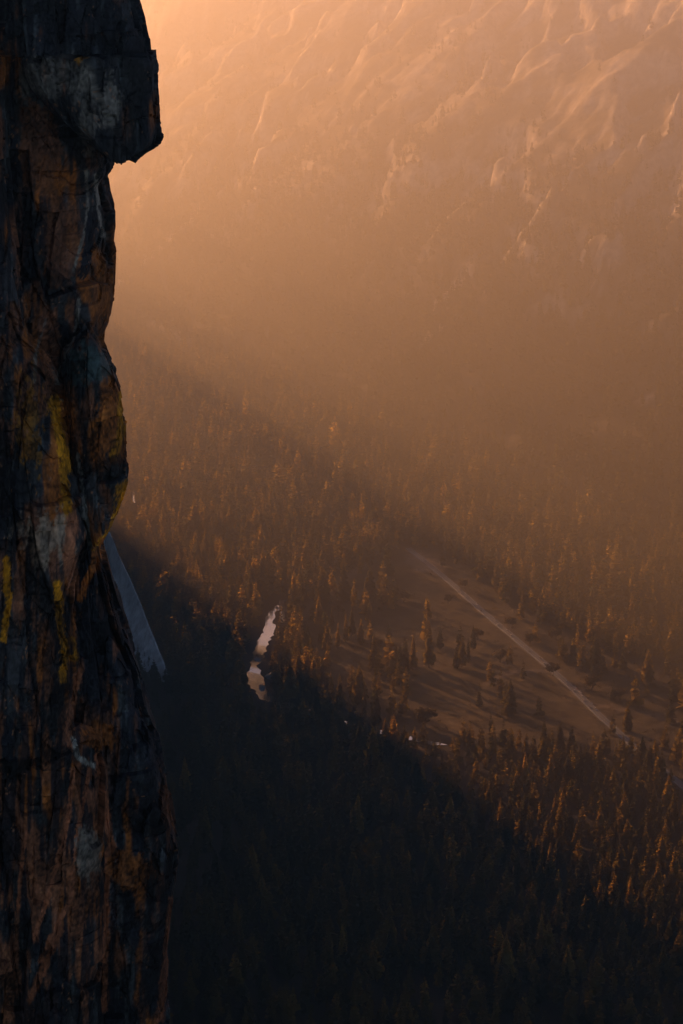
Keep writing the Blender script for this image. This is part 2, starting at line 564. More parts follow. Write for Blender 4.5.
def build_wall():
    t = link('mountain_wall', None, loc=(-400, 1800, 0), label='pale grey granite mountain wall in shade, its slab showing behind the near cliff', cat='rock wall')
    us = np.array([-800, 0, 500, 1000, 1250, 1327, 1509, 1767, 2300])
    a_ = np.array([120, 450, 1080, 1850, 2300, 2450, 2800, 3300, 4300])
    uu = np.concatenate([np.linspace(-800, 1200, 90), np.linspace(1210, 1450, 50), np.linspace(1460, 2300, 60)])
    aa = np.interp(uu, us, a_)
    zc = np.interp(uu, SIL_U, SIL_V) + TE * aa
    zc = np.maximum(zc + np.where(uu > 1290, 115, 16) * fbm(v3(uu / 85, 0.2, 0.7), 5, 91, 0.62), 5)
    zc = np.minimum(zc, 1130)
    cx = SD[0] * aa + SU[0] * uu
    cy = SD[1] * aa + SU[1] * uu
    fx = np.minimum(wall_foot_x(cy), cx + 0.9 * zc)
    prof = np.linspace(0, 1, 40)
    rows = []
    for k in range(len(uu)):
        right = fx[k] + (cx[k] - fx[k]) * prof ** 1.5
        zr = -30 + (zc[k] + 30) * prof
        left = cx[k] - (0.5 * zc[k] + 60) * np.linspace(0, 1, 14)[1:]
        zl = zc[k] - (zc[k] + 30) * np.linspace(0, 1, 14)[1:] ** 1.2
        x = np.concatenate([right, left])
        z = np.concatenate([zr, zl])
        rows.append(v3(x, cy[k], z))
    P = np.array(rows)
    amp = np.clip((P[..., 2]) / 80, 0, 1) * (1 - np.exp(-np.abs(np.arange(P.shape[1]) - 39) / 4.0))
    P[..., 0] += amp * 22 * fbm(v3(P[..., 0] / 150, P[..., 1] / 90, P[..., 2] / 220), 5, 61)
    g = 0.30 + 0.12 * fbm(v3(P[..., 0] / 60, P[..., 1] / 60, P[..., 2] / 200), 4, 63)
    c = g[..., None] * np.array([0.95, 0.98, 1.0])
    link('rock_wall', mesh_from('rock_wall', (P - np.array([-400, 1800, 0])).reshape(-1, 3), grid_faces(P.shape[0], P.shape[1]), ROCK_FAR, False,
                                attrs={'stain': ('FLOAT_COLOR', c.reshape(-1, 3))}), t)
    # clean slab: rows of (row, left px, right px), swept back into the mountain
    rows = [(505, 74, 99), (530, 92, 108), (540, 100, 113), (560, 107, 121), (590, 113, 135), (630, 120, 151), (655, 126, 161), (664, 128, 165), (676, 132, 169), (700, 138, 172), (740, 150, 182)]
    Y0 = 2440.0
    ry = np.linspace(505, 740, 60)
    L = np.interp(ry, [r[0] for r in rows], [r[1] for r in rows])
    R = np.interp(ry, [r[0] for r in rows], [r[2] for r in rows])
    sec = []
    for yy, l, r in zip(ry, L, R):
        f = np.linspace(0, 1, 16)
        pts = []
        for k, ff in enumerate(f):
            q = ray(l + (r - l) * ff, yy)
            yw = Y0 + 26 * (1 - ff) + (8 if ff < 0.12 else 0) + 0.95 * max(0.0, (690 - yy) * 1.13)
            pts.append(CAM + q * (yw / q[1]))
        e = pts[-1]
        pts += [e + np.array([-6, 30, 0]), e + np.array([-40, 90, 0]), e + np.array([-140, 150, 0])]
        pts.append(pts[0] + np.array([-60, 110, 0]))
        sec.append(pts)
    P = np.array(sec)
    P[:, :16, 1] += 1.6 * fbm(v3(P[:, :16, 0] / 12, P[:, :16, 2] / 40, 0), 4, 71)
    P[:, 15:17, 0] += 0.8 * fbm(v3(P[:, 15:17, 2] / 8, 0.3, 0.2), 3, 73)
    g = 0.90 + 0.34 * fbm(v3(P[..., 0] / 10, P[..., 1] / 20, P[..., 2] / 50), 4, 75)
    g = g * (1 - 0.5 * np.exp(-((np.arange(P.shape[1])[None, :] - 3 + 1.2 * np.sin(ry / 20)[:, None]) / 0.7) ** 2) * (ry > 590)[:, None])
    c = g[..., None] * np.array([0.90, 1.0, 1.06])
    link('rock_slab', mesh_from('rock_slab', (P - np.array([-400, 1800, 0])).reshape(-1, 3), grid_faces(P.shape[0], P.shape[1], True), ROCK_SLAB, True,
                                attrs={'stain': ('FLOAT_COLOR', c.reshape(-1, 3))}), t, label='smooth pale blue grey granite slab slanting down to the trees')


build_wall()

# ------------------------------------------------------------------ near cliff
ROCK_NEAR = rock_mat('cliff_rock', bump=0.35, scale=1.0, zstretch=0.3)
YC = 112.0
M_PX = YC / math.cos(PITCH) / FPX      # metres per pixel near the picture's middle


def wpx(px, py, y):
    q = ray(px, py)
    return CAM + q * (y / q[1])


DARK = np.array([0.040, 0.040, 0.042])
BLACK = np.array([0.014, 0.016, 0.022])
BROWN = np.array([0.24, 0.092, 0.045])
RUST = np.array([0.34, 0.105, 0.022])
LICH = np.array([0.66, 0.27, 0.012])
PALE = np.array([0.50, 0.43, 0.35])
BLUE = np.array([0.075, 0.085, 0.09])


def blob(px, py, cx, cy, rx, ry, nz, rag=0.5):
    d = np.sqrt(((px - cx) / rx) ** 2 + ((py - cy) / ry) ** 2)
    m = 1 - sstep(0.35, 1.35, d + rag * nz)
    return sstep(0.30, 0.62, m + 0.55 * SPECK)


def stripe(px, py, pts, w, nz, rag=3.0):
    line = [np.array([a, b, 0.0]) for a, b in pts]
    m = 1 - sstep(0.0, w * 1.25, seg_dist(px, py, line) + rag * np.abs(nz))
    return sstep(0.28, 0.58, m + 0.55 * SPECK)


def cliff_colour(P, base, warm):
    global SPECK
    px, py, _ = project(P)
    SPECK = 0.6 * fbm(v3(px / 1.9, py / 2.4, P[..., 1] / .2), 2, 171) + 0.7 * fbm(v3(px / 7, py / 12, P[..., 1] / .6), 3, 175)
    n1 = fbm(v3(px / 9, py / 40, P[..., 1] / 4), 5, 101)
    n2 = fbm(v3(px / 30, py / 90, 0.4 + P[..., 1] / 9), 4, 111)
    n3 = fbm(v3(px / 4, py / 7, P[..., 1]), 4, 121)
    n4 = fbm(v3(px / 6, py / 70, P[..., 1] / 3), 4, 131)
    c = np.broadcast_to(np.asarray(base, float), P.shape).copy()

    def over(col, k):
        nonlocal c
        k = np.clip(k, 0, 1)[..., None]
        c = c + (col - c) * k
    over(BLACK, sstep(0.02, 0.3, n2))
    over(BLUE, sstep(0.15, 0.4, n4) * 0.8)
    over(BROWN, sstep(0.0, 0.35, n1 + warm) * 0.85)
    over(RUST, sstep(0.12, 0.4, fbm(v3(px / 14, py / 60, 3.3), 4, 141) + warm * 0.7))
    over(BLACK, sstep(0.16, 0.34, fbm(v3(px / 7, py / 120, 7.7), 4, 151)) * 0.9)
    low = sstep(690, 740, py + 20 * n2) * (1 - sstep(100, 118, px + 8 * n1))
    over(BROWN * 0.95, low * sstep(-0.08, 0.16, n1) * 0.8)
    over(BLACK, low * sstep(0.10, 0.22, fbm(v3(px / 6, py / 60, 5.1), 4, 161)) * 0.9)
    # grey flakes and pale edges of the upper face
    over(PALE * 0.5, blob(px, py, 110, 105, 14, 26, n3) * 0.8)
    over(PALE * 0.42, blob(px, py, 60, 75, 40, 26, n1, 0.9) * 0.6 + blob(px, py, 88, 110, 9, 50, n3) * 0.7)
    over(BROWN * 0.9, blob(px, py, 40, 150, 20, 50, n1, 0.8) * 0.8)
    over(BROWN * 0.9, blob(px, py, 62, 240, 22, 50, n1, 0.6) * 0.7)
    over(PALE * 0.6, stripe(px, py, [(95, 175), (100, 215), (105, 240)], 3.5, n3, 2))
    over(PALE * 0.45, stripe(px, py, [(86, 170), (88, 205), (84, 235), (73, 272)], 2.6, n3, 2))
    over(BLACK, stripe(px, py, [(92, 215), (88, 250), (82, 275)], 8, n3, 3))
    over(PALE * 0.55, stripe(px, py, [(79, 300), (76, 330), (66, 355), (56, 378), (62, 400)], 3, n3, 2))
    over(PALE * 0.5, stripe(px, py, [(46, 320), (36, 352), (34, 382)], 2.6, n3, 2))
    over(BROWN * 1.25, blob(px, py, 50, 350, 12, 42, n3, 0.5) * 0.8)
    # mossy blue-grey cap on the rounded rib
    over(BLUE * np.array([0.7, 0.95, 0.9]), blob(px, py, 88, 365, 32, 22, n3, 0.4) * 0.9)
    # yellow lichen
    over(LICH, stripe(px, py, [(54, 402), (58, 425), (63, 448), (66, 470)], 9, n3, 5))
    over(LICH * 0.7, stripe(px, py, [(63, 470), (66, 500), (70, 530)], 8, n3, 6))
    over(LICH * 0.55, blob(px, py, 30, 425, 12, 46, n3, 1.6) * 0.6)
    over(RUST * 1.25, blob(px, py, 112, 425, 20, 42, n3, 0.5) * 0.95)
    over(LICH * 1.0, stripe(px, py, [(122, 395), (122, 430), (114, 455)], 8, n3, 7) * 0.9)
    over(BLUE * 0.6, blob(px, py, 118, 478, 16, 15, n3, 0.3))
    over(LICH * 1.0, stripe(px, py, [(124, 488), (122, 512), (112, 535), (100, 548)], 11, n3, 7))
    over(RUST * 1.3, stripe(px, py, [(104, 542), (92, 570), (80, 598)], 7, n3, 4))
    over(LICH, stripe(px, py, [(58, 585), (60, 620), (66, 655), (62, 680)], 7, n3, 4))
    over(LICH, stripe(px, py, [(72, 640), (76, 658)], 5, n3, 4))
    over(LICH * 0.9, stripe(px, py, [(6, 560), (8, 600), (4, 640)], 6, n3, 4))
    over(LICH * 0.9, blob(px, py, 79, 60, 5, 4, n3, 0.5))
    over(PALE * 0.62 * np.array([1.12, 0.95, 0.82]), blob(px, py, 46, 540, 34, 34, n1, 0.8) * 0.75)
    over(BROWN * 1.5, stripe(px, py, [(72, 520), (70, 560), (74, 590)], 10, n3, 4))
    over(PALE * 0.5 * np.array([0.9, 1, 1.1]), stripe(px, py, [(78, 455), (84, 500), (90, 545)], 3.4, n3, 2))
    over(BROWN * 1.7, stripe(px, py, [(78, 672), (74, 700), (66, 730), (72, 745)], 7, n3, 4))
    over(PALE * 0.8 * np.array([0.9, 1, 1.05]), stripe(px, py, [(73, 738), (78, 758), (94, 766)], 4, n3, 2))
    for ln, w, k in (([(74, 770), (66, 830), (50, 890), (34, 940)], 4, 1.3), ([(98, 756), (104, 800), (112, 850)], 6, 1.5), ([(90, 770), (78, 830), (70, 900), (40, 960)], 4, 1.2),
                     ([(26, 830), (20, 880), (18, 910)], 3, 1.3), ([(108, 850), (106, 930), (104, 1010)], 5, 1.2), ([(60, 930), (30, 1000)], 6, 1.0), ([(172, 900), (166, 960), (160, 1020)], 6, 1.0)):
        over(BROWN * k * np.array([1.1, 1, .95]), stripe(px, py, ln, w, n3, 2.5))
    over(PALE * 0.42, blob(px, py, 88, 855, 15, 30, n3, 0.5) * 0.8)
    over(RUST * 0.9, blob(px, py, 130, 870, 26, 22, n3, 0.6) * 0.8 + blob(px, py, 172, 800, 12, 40, n3, 0.8) * 0.5)
    over(RUST * 1.0, blob(px, py, 100, 735, 18, 16, n3, 0.5) * 0.8)
    over(PALE * 0.5, blob(px, py, 178, 962, 5, 8, n3, 0.4) * 0.8)
    return c


CLIFF = link('granite_cliff', None, loc=(-14, YC, 0), label='dark weathered granite cliff with yellow lichen filling the left edge, overhanging near its top', cat='cliff')
CO = np.array([-14, YC, 0])


def rock_part(name, left, right, y, depth, base=DARK, warm=0.0, step=1.6, ncol=130, box=0.42, rough=1.0, cell=1.0, back=0.135, ragged=1.0, label=None, seed=0, skirt=False, lean=None):
    """left/right: [(row, px)] outlines; closed boxy section swept down the rows, cracked and faceted"""
    r0, r1 = max(left[0][0], right[0][0]), min(left[-1][0], right[-1][0])
    ry = np.arange(r0, r1 + step, step)
    L = np.interp(ry, [a for a, _ in left], [b for _, b in left])
    R = np.interp(ry, [a for a, _ in right], [b for _, b in right])
    th = np.linspace(0, 2 * math.pi, ncol, endpoint=False)
    # more columns on the face that looks at the camera
    th = th - 0.35 * np.sin(2 * th) * 0 - 0.0
    # close columns where the rock faces the camera inside the picture, sparse ones round the back
    tf = np.linspace(0, 2 * math.pi, 6000, endpoint=False)
    Lm, Rm = float(np.mean(np.interp(ry, [a for a, _ in left], [b for _, b in left]))), float(np.max(np.interp(ry, [a for a, _ in right], [b for _, b in right])))
    fx_ = (Lm + Rm) / 2 + (Rm - Lm) / 2 * np.sign(np.cos(tf)) * np.abs(np.cos(tf)) ** box
    fy_ = -depth / 2 * np.sign(np.sin(tf)) * np.abs(np.sin(tf)) ** box
    seg = np.hypot(np.diff(fx_, append=fx_[0]) * M_PX, np.diff(fy_, append=fy_[0]))
    wt = np.where((fx_ > -14) & (fy_ < depth * 0.2), 1.0, 0.05)
    wt = np.where((fx_ > -14) & (fy_ >= depth * 0.2 - depth * .7) & (fy_ > -depth * .35), wt * 0.35, wt)
    cum = np.cumsum(seg * wt)
    th = np.interp(np.linspace(0, cum[-1], ncol, endpoint=False), np.r_[0, cum[:-1]], tf)
    cs, sn = np.cos(th), np.sin(th)
    ex = np.sign(cs) * np.abs(cs) ** box
    ey = np.sign(sn) * np.abs(sn) ** box
    zz = np.array([wpx(0, a, y)[2] for a in ry])
    XL = np.array([wpx(l, a, y)[0] for l, a in zip(L, ry)])
    XR = np.array([wpx(r, a, y)[0] for r, a in zip(R, ry)])
    yo = np.zeros_like(ry) if lean is None else np.interp(ry, [a for a, _ in lean], [b for _, b in lean])
    cxm, hx = (XL + XR) / 2, (XR - XL) / 2
    X = cxm[:, None] + hx[:, None] * ex[None]
    Y = y + depth / 2 + yo[:, None] - depth / 2 * ey[None] + 0 * X
    Z = zz[:, None] + 0 * X
    P = v3(X, Y, Z)
    sx = P[..., 0] - 0.8 * P[..., 1]
    sz = P[..., 2]
    A, At, Ae, Ai = blocks(sx, sz, 1.7 * cell, 5.5 * cell, 5 + 40 * seed, 0.06)
    B, Bt, Be, Bi = blocks(sx, sz, 0.62 * cell, 1.9 * cell, 15 + 40 * seed, -0.10)
    G, Gt, Ge, Gi = blocks(sx, sz, 0.9 * cell, 2.6 * cell, 20 + 40 * seed, 0.42)
    D, Dt, De, Di = blocks(sx, sz, 0.22 * cell, 0.55 * cell, 25 + 40 * seed, 0.05)
    ide = Bi
    crk = lambda e, wd: 1 - sstep(0.0, wd, e)
    disp = rough * (1.15 * A + 0.8 * At - 0.12 * crk(Ae, .05) + 0.50 * B + 0.6 * Bt - 0.05 * crk(Be, .04) + 0.26 * G + 0.55 * Gt + 0.10 * D + 0.14 * Dt
                    + 0.30 * fbm(P / np.array([2.4, 2.4, 7]), 3, 221 + seed) + 0.07 * fbm(P / np.array([.2, .2, .4]), 3, 231 + seed))
    grain = fbm(P / np.array([.10, .10, .16]), 2, 241 + seed)
    facet_tone = 0.72 + 0.8 * (Ai - .5) + 0.6 * (Bi - 0.5) + 0.45 * (Gi - .5) + 0.4 * (Di - 0.5) + 0.75 * grain - 0.12 * crk(Ae, .06) - 0.08 * crk(Be, .05)
    # broken, not ruled, ends
    wend = np.exp(-np.minimum(np.arange(len(ry)), np.arange(len(ry))[::-1]) * step / 7.0)[:, None]
    P[..., 2] += wend * ragged * (0.35 * B + 0.5 * Bt + 0.2 * D)
    # push along the section's own normal, gently at the outline
    nx, ny = ex[None] * np.abs(ex[None]) ** 3, -ey[None]
    P[..., 1] += disp * ny * 1.0
    P[..., 0] += np.clip(disp, -0.6, 0.45) * nx * 0.6
    P[..., 2] += rough * 0.25 * (ide - 0.5) * 0.5
    # the side wall runs back and to the left, away from the drop
    P[..., 0] -= back * np.clip(P[..., 1] - y, 0, None)
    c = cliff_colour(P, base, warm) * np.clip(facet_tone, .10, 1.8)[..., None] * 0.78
    nr = len(ry)
    V, C = P.reshape(-1, 3), c.reshape(-1, 3)
    F = grid_faces(nr, ncol, True)
    if skirt:
        rows, cols = [], []
        for k, zt in enumerate(np.linspace(P[-1, :, 2].mean() - 6, -20, 40)):
            f = (k + 1) / 40
            q = P[-1].copy()
            q[:, 2] = zt
            q[:, :2] += (q[:, :2] - q[:, :2].mean(0)) * f * 3.0 + 2.0 * fbm(v3(q[:, 0] / 6, q[:, 1] / 6, zt / 12), 4, 77)[:, None]
            q[:, 0] -= f * 60
            rows.append(q)
            cols.append(c[-1])
        V = np.concatenate([V] + rows)
        C = np.concatenate([C] + cols)
        F = grid_faces(nr + 40, ncol, True)
        nr += 40
    # close top and bottom with centre fans
    top, bot = V[:ncol].mean(0), V[-ncol:].mean(0)
    V = np.concatenate([V, [top, bot]])
    C = np.concatenate([C, [C[0], C[-1]]])
    it, ib = len(V) - 2, len(V) - 1
    i = np.arange(ncol)
    j = (i + 1) % ncol
    b = (nr - 1) * ncol
    cap = np.concatenate([np.stack([np.full(ncol, it), j, i, i], 1), np.stack([np.full(ncol, ib), b + i, b + j, b + j], 1)])
    quads = [tuple(f) for f in F.tolist()] + [tuple(f[:3]) for f in cap.tolist()]
    me = mesh_from(name, V - CO, quads, ROCK_NEAR, False, attrs={'stain': ('FLOAT_COLOR', C)})
    return link(name, me, CLIFF, label=label)


# main face behind everything
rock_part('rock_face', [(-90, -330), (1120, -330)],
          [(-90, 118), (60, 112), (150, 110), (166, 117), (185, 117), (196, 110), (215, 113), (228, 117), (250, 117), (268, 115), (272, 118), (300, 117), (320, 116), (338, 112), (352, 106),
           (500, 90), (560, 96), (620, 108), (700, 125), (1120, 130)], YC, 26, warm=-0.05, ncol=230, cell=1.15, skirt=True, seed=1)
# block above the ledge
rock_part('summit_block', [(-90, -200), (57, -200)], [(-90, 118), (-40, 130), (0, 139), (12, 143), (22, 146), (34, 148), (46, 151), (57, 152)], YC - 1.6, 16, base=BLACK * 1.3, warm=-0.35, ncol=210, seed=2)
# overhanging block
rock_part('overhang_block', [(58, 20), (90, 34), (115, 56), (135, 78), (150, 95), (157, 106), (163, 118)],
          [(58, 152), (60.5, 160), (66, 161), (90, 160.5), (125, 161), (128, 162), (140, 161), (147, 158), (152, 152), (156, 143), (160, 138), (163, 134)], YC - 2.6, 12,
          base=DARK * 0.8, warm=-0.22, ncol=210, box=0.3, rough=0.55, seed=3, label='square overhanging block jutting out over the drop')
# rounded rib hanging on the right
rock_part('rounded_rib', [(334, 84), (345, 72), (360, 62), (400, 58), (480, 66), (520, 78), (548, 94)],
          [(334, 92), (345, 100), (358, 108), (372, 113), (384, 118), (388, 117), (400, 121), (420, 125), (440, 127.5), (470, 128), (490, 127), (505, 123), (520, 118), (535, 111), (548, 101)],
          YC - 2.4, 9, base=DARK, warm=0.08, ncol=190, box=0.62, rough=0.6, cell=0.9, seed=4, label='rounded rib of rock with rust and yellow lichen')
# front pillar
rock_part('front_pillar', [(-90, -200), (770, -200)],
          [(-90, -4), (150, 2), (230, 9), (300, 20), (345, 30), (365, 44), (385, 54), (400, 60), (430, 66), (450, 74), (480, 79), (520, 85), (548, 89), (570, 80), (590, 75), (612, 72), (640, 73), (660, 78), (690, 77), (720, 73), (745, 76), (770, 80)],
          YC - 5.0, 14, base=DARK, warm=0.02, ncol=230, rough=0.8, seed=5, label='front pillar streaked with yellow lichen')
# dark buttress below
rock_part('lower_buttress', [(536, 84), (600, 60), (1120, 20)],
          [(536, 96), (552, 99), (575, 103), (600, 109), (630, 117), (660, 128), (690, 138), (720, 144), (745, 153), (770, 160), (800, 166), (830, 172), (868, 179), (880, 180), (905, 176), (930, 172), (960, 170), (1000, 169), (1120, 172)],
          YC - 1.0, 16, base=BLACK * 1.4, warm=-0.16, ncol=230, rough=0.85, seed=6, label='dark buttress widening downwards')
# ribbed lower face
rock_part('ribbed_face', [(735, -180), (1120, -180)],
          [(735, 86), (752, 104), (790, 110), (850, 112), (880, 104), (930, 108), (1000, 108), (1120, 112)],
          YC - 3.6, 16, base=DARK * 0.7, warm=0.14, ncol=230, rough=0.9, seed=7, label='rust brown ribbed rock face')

# ------------------------------------------------------------------ trees
PINE = foliage_mat('pine_needles', (0.045, 0.050, 0.016), (0.48, 0.325, 0.05), 0.6)  # gold end of the mix stands in for low sun on the crowns
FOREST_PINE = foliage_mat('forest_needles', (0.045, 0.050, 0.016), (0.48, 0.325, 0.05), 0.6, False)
OAK = foliage_mat('oak_leaves', (0.07, 0.055, 0.018), (0.12, 0.085, 0.022), 0.5)
BARK = simple('bark', (0.10, 0.065, 0.045), rough=0.9, scale=2.0)


def pine_arrays(r, whorls, per, width, narrow=1.0, base=0.12, ragged=0.25, leaf=2):
    """unit-height conifer crown: drooping flat boughs in irregular whorls"""
    V, F = [], []
    for w in range(whorls):
        f = (w + r.random() * 0.7) / whorls
        z = base + (1 - base) * f
        rad = width * (1 - f) ** 0.75 * (0.55 + 0.45 * min(1, f * 6 + 0.25)) * (1 + ragged * (r.random() - 0.5) * 2)
        rad = max(rad, 0.012)
        a0 = r.random() * 6.28
        for k in range(per):
            if r.random() < 0.10:
                continue
            a = a0 + 6.283 * k / per + (r.random() - 0.5) * 0.7
            l = rad * (0.65 + 0.5 * r.random())
            droop = l * (0.25 + 0.5 * r.random()) - 0.3 * l * f
            wd = l * (0.42 + 0.25 * r.random()) + 0.006
            c, s = math.cos(a), math.sin(a)
            zt = z + 0.02
            i = len(V)
            e1 = np.array([c * l, s * l, -droop])
            side = np.array([-s, c, 0.0])
            up = np.cross(e1, side)
            up /= np.linalg.norm(up)
            p0 = np.array([0, 0, zt])
            for q in range(leaf):
                roll = r.uniform(-1.5, 1.5) if leaf > 1 else r.uniform(-1.3, 1.3)
                e2 = (side * math.cos(roll) + up * math.sin(roll)) * wd * (0.8 if leaf > 1 else 1.0)
                f0, f1 = (0.05, 0.75) if q == 0 else (0.35, 1.0)
                if leaf == 1:
                    f1 = 1.0
                i = len(V)
                fm = f0 + (f1 - f0) * r.uniform(.4, .65)
                V += [p0 + e1 * f0, p0 + e1 * fm + e2, p0 + e1 * f1, p0 + e1 * fm - e2]
                F += [(i, i + 1, i + 2), (i, i + 2, i + 3)]
    i = len(V)
    V += [(0.006, 0, .97), (-0.004, 0.006, .97), (-.004, -.006, .97), (0, 0, 1.02)]
    F += [(i, i + 1, i + 3), (i + 1, i + 2, i + 3), (i + 2, i, i + 3)]
    return np.array(V, float), np.array(F, np.int32)


def oak_arrays(r, n=420):
    V, F = [], []
    lobes = [(r.uniform(-.28, .28), r.uniform(-.28, .28), r.uniform(.45, .85), r.uniform(.14, .24)) for _ in range(11)]
    for _ in range(n):
        lx, ly, lz, lr = lobes[int(r.random() * len(lobes))]
        d = np.array([r.gauss(0, 1), r.gauss(0, 1), r.gauss(0, 1)])
        d /= np.linalg.norm(d)
        p = np.array([lx, ly, lz]) + d * lr * r.random() ** 0.4
        a = np.array([r.gauss(0, 1), r.gauss(0, 1), r.gauss(0, 1)])
        b = np.cross(a, d + 0.3)
        a *= .045 / np.linalg.norm(a)
        b *= .045 / np.linalg.norm(b)
        i = len(V)
        V += [p - a - b * .6, p + a - b, p + a * .7 + b, p - a + b]
        F += [(i, i + 1, i + 2), (i, i + 2, i + 3)]
    return np.array(V, float), np.array(F, np.int32)


def trunk_arrays(r, h=0.95, rad=0.011, limbs=0):
    V, F = [], []
    n = 6
    zs = [-.03, .0, .2, .45, .7, h]
    for k, z in enumerate(zs):
        rr = rad * (1.5 if z <= 0 else 1) * (1 - max(z, 0) / (h * 1.05)) + .0012
        ox, oy = (r.random() - .5) * .008, (r.random() - .5) * .008
        for i in range(n):
            V.append((ox + rr * math.cos(6.283 * i / n), oy + rr * math.sin(6.283 * i / n), z))
    for k in range(len(zs) - 1):
        for i in range(n):
            j = (i + 1) % n
            F.append((k * n + i, k * n + j, (k + 1) * n + j))
            F.append((k * n + i, (k + 1) * n + j, (k + 1) * n + i))
    for q in range(limbs):
        a, z0 = 6.283 * q / limbs + r.random(), 0.22 + 0.3 * r.random()
        e = np.array([math.cos(a) * .3, math.sin(a) * .3, z0 + .25 + .2 * r.random()])
        s = np.array([0, 0, z0])
        i = len(V)
        for p, rr in ((s, rad * .6), (e, rad * .15)):
            for m in range(3):
                V.append(tuple(p + rr * np.array([math.cos(2.09 * m), math.sin(2.09 * m), .4 * (m - 1)])))
        for m in range(3):
            j = (m + 1) % 3
            F += [(i + m, i + j, i + 3 + j), (i + m, i + 3 + j, i + 3 + m)]
    return np.array(V, float), np.array(F, np.int32)


rr_ = random.Random(5)
KINDS = [('narrow', .135, .08), ('slender', .15, .12), ('broad', .22, .06), ('full', .19, .05), ('ragged', .175, .14), ('open', .20, .10)]
CROWNS, TRUNKS, LOD = [], [], []
for nm, wdt, bs in KINDS:
    rag = .45 if nm in ('ragged', 'open') else .2
    V, F = pine_arrays(rr_, 30 if nm != 'open' else 20, 8, wdt, base=bs, ragged=rag)
    me = mesh_from('pine_crown', V, F, PINE, False, attrs={'tint': ('FLOAT', np.zeros(len(V)))})
    CROWNS.append(me)
    V, F = trunk_arrays(rr_)
    TRUNKS.append(mesh_from('pine_trunk', V, F, BARK, True))
for k in range(8):
    nm, wdt, bs = KINDS[k % 6]
    LOD.append(pine_arrays(rr_, 15, 6, wdt, base=bs, ragged=.35, leaf=1))
OAKC, OAKT = [], []
for k in range(3):
    V, F = oak_arrays(rr_)
    OAKC.append(mesh_from('oak_crown', V, F, OAK, False, attrs={'tint': ('FLOAT', np.zeros(len(V)))}))
    V, F = trunk_arrays(rr_, .6, .025, 6)
    OAKT.append(mesh_from('oak_trunk', V, F, BARK, True))


def sun_v(P):
    """how far above the mountain's shadow a point is"""
    u = P[..., 0] * SU[0] + P[..., 1] * SU[1]
    a = P[..., 0] * SD[0] + P[..., 1] * SD[1]
    return P[..., 2] - TE * a - np.interp(u, SIL_U, SIL_V)


# candidate positions of forest trees
def candidates():
    out = []
    sp = 12.4
    gx, gy = np.meshgrid(np.arange(-620, 1500, sp), np.arange(1560, 7400, sp))
    gx = gx + rng.uniform(-.48, .48, gx.shape) * sp
    gy = gy + rng.uniform(-.48, .48, gx.shape) * sp
    x, y = gx.ravel(), gy.ravel()
    z = H0(x, y)
    px, py, d = project(v3(x, y, z))
    ok = (px > -25) & (px < 708) & (py < 1100) & (py > -15)
    ok &= ~((px < 60) & (py < 1024))
    x, y, z, px, py = [k[ok] for k in (x, y, z, px, py)]
    keep = np.ones(len(x), bool)
    jx, jy = px + 16 * fbm(v3(x / 70, y / 110, 9), 3, 307), py + 9 * fbm(v3(x / 70, y / 110, 3), 3, 309)
    mead = in_poly(jx, jy, MEADOW) & (z < 60)
    east = in_poly(jx, jy, EASTSIDE) & (z < 80)
    u = rng.random(len(x))
    dens = np.ones(len(x))
    dens = np.where(mead, np.where(px < 325, 0.24, np.where(px < 400, 0.09, 0.032)) * (1 + 1.6 * np.clip(fbm(v3(x / 50, y / 90, 4), 3, 305), -.6, 1)), dens)
    dens = np.where(east & ~mead, 0.16, dens)
    clump = fbm(v3(x / 120, y / 120, 0), 3, 301)
    dens = dens * np.where(~mead & ~east, 0.72 + 0.45 * clump, 1)
    keep &= ~((y > 5200) & (rng.random(len(x)) < .5))
    high = sstep(120, 620, z)
    dens = dens * (1 - high * (0.55 + 0.45 * sstep(-.25, .1, fbm(v3(x / 140, y / 140, z / 200), 4, 311))))
    keep &= u < dens
    keep &= seg_dist(x, y, ROAD) > np.where(py > 713, 5.5, 13)
    keep &= seg_dist(x, y, RIVER_MID) > np.where(py > 702, 3.5, 17)
    # keep sight lines open down to the bright water
    for (l, r, row) in RIVER_ROWS[:12]:
        near = (np.abs(px - (l + r) / 2) < (r - l) / 2 + 3) & (py > row - 2) & (py < row + 26)
        keep &= ~near
    keep &= ~((np.abs(px - 134) < 4) & (py > 484) & (py < 530))
    keep &= x > wall_foot_x(y) - 30
    return x[keep], y[keep], z[keep], px[keep], py[keep]


TX, TY, TZ, TPX, TPY = candidates()
n = len(TX)
TH = np.clip(rng.normal(34, 8, n) * (0.78 + 0.24 * sstep(2450, 3000, TY)), 13, 52)
TH *= np.where(TZ > 60, 0.82 - 0.35 * sstep(250, 700, TZ), 1.0)
TH *= np.where(rng.random(n) < 0.10, 1.28, 1.0)
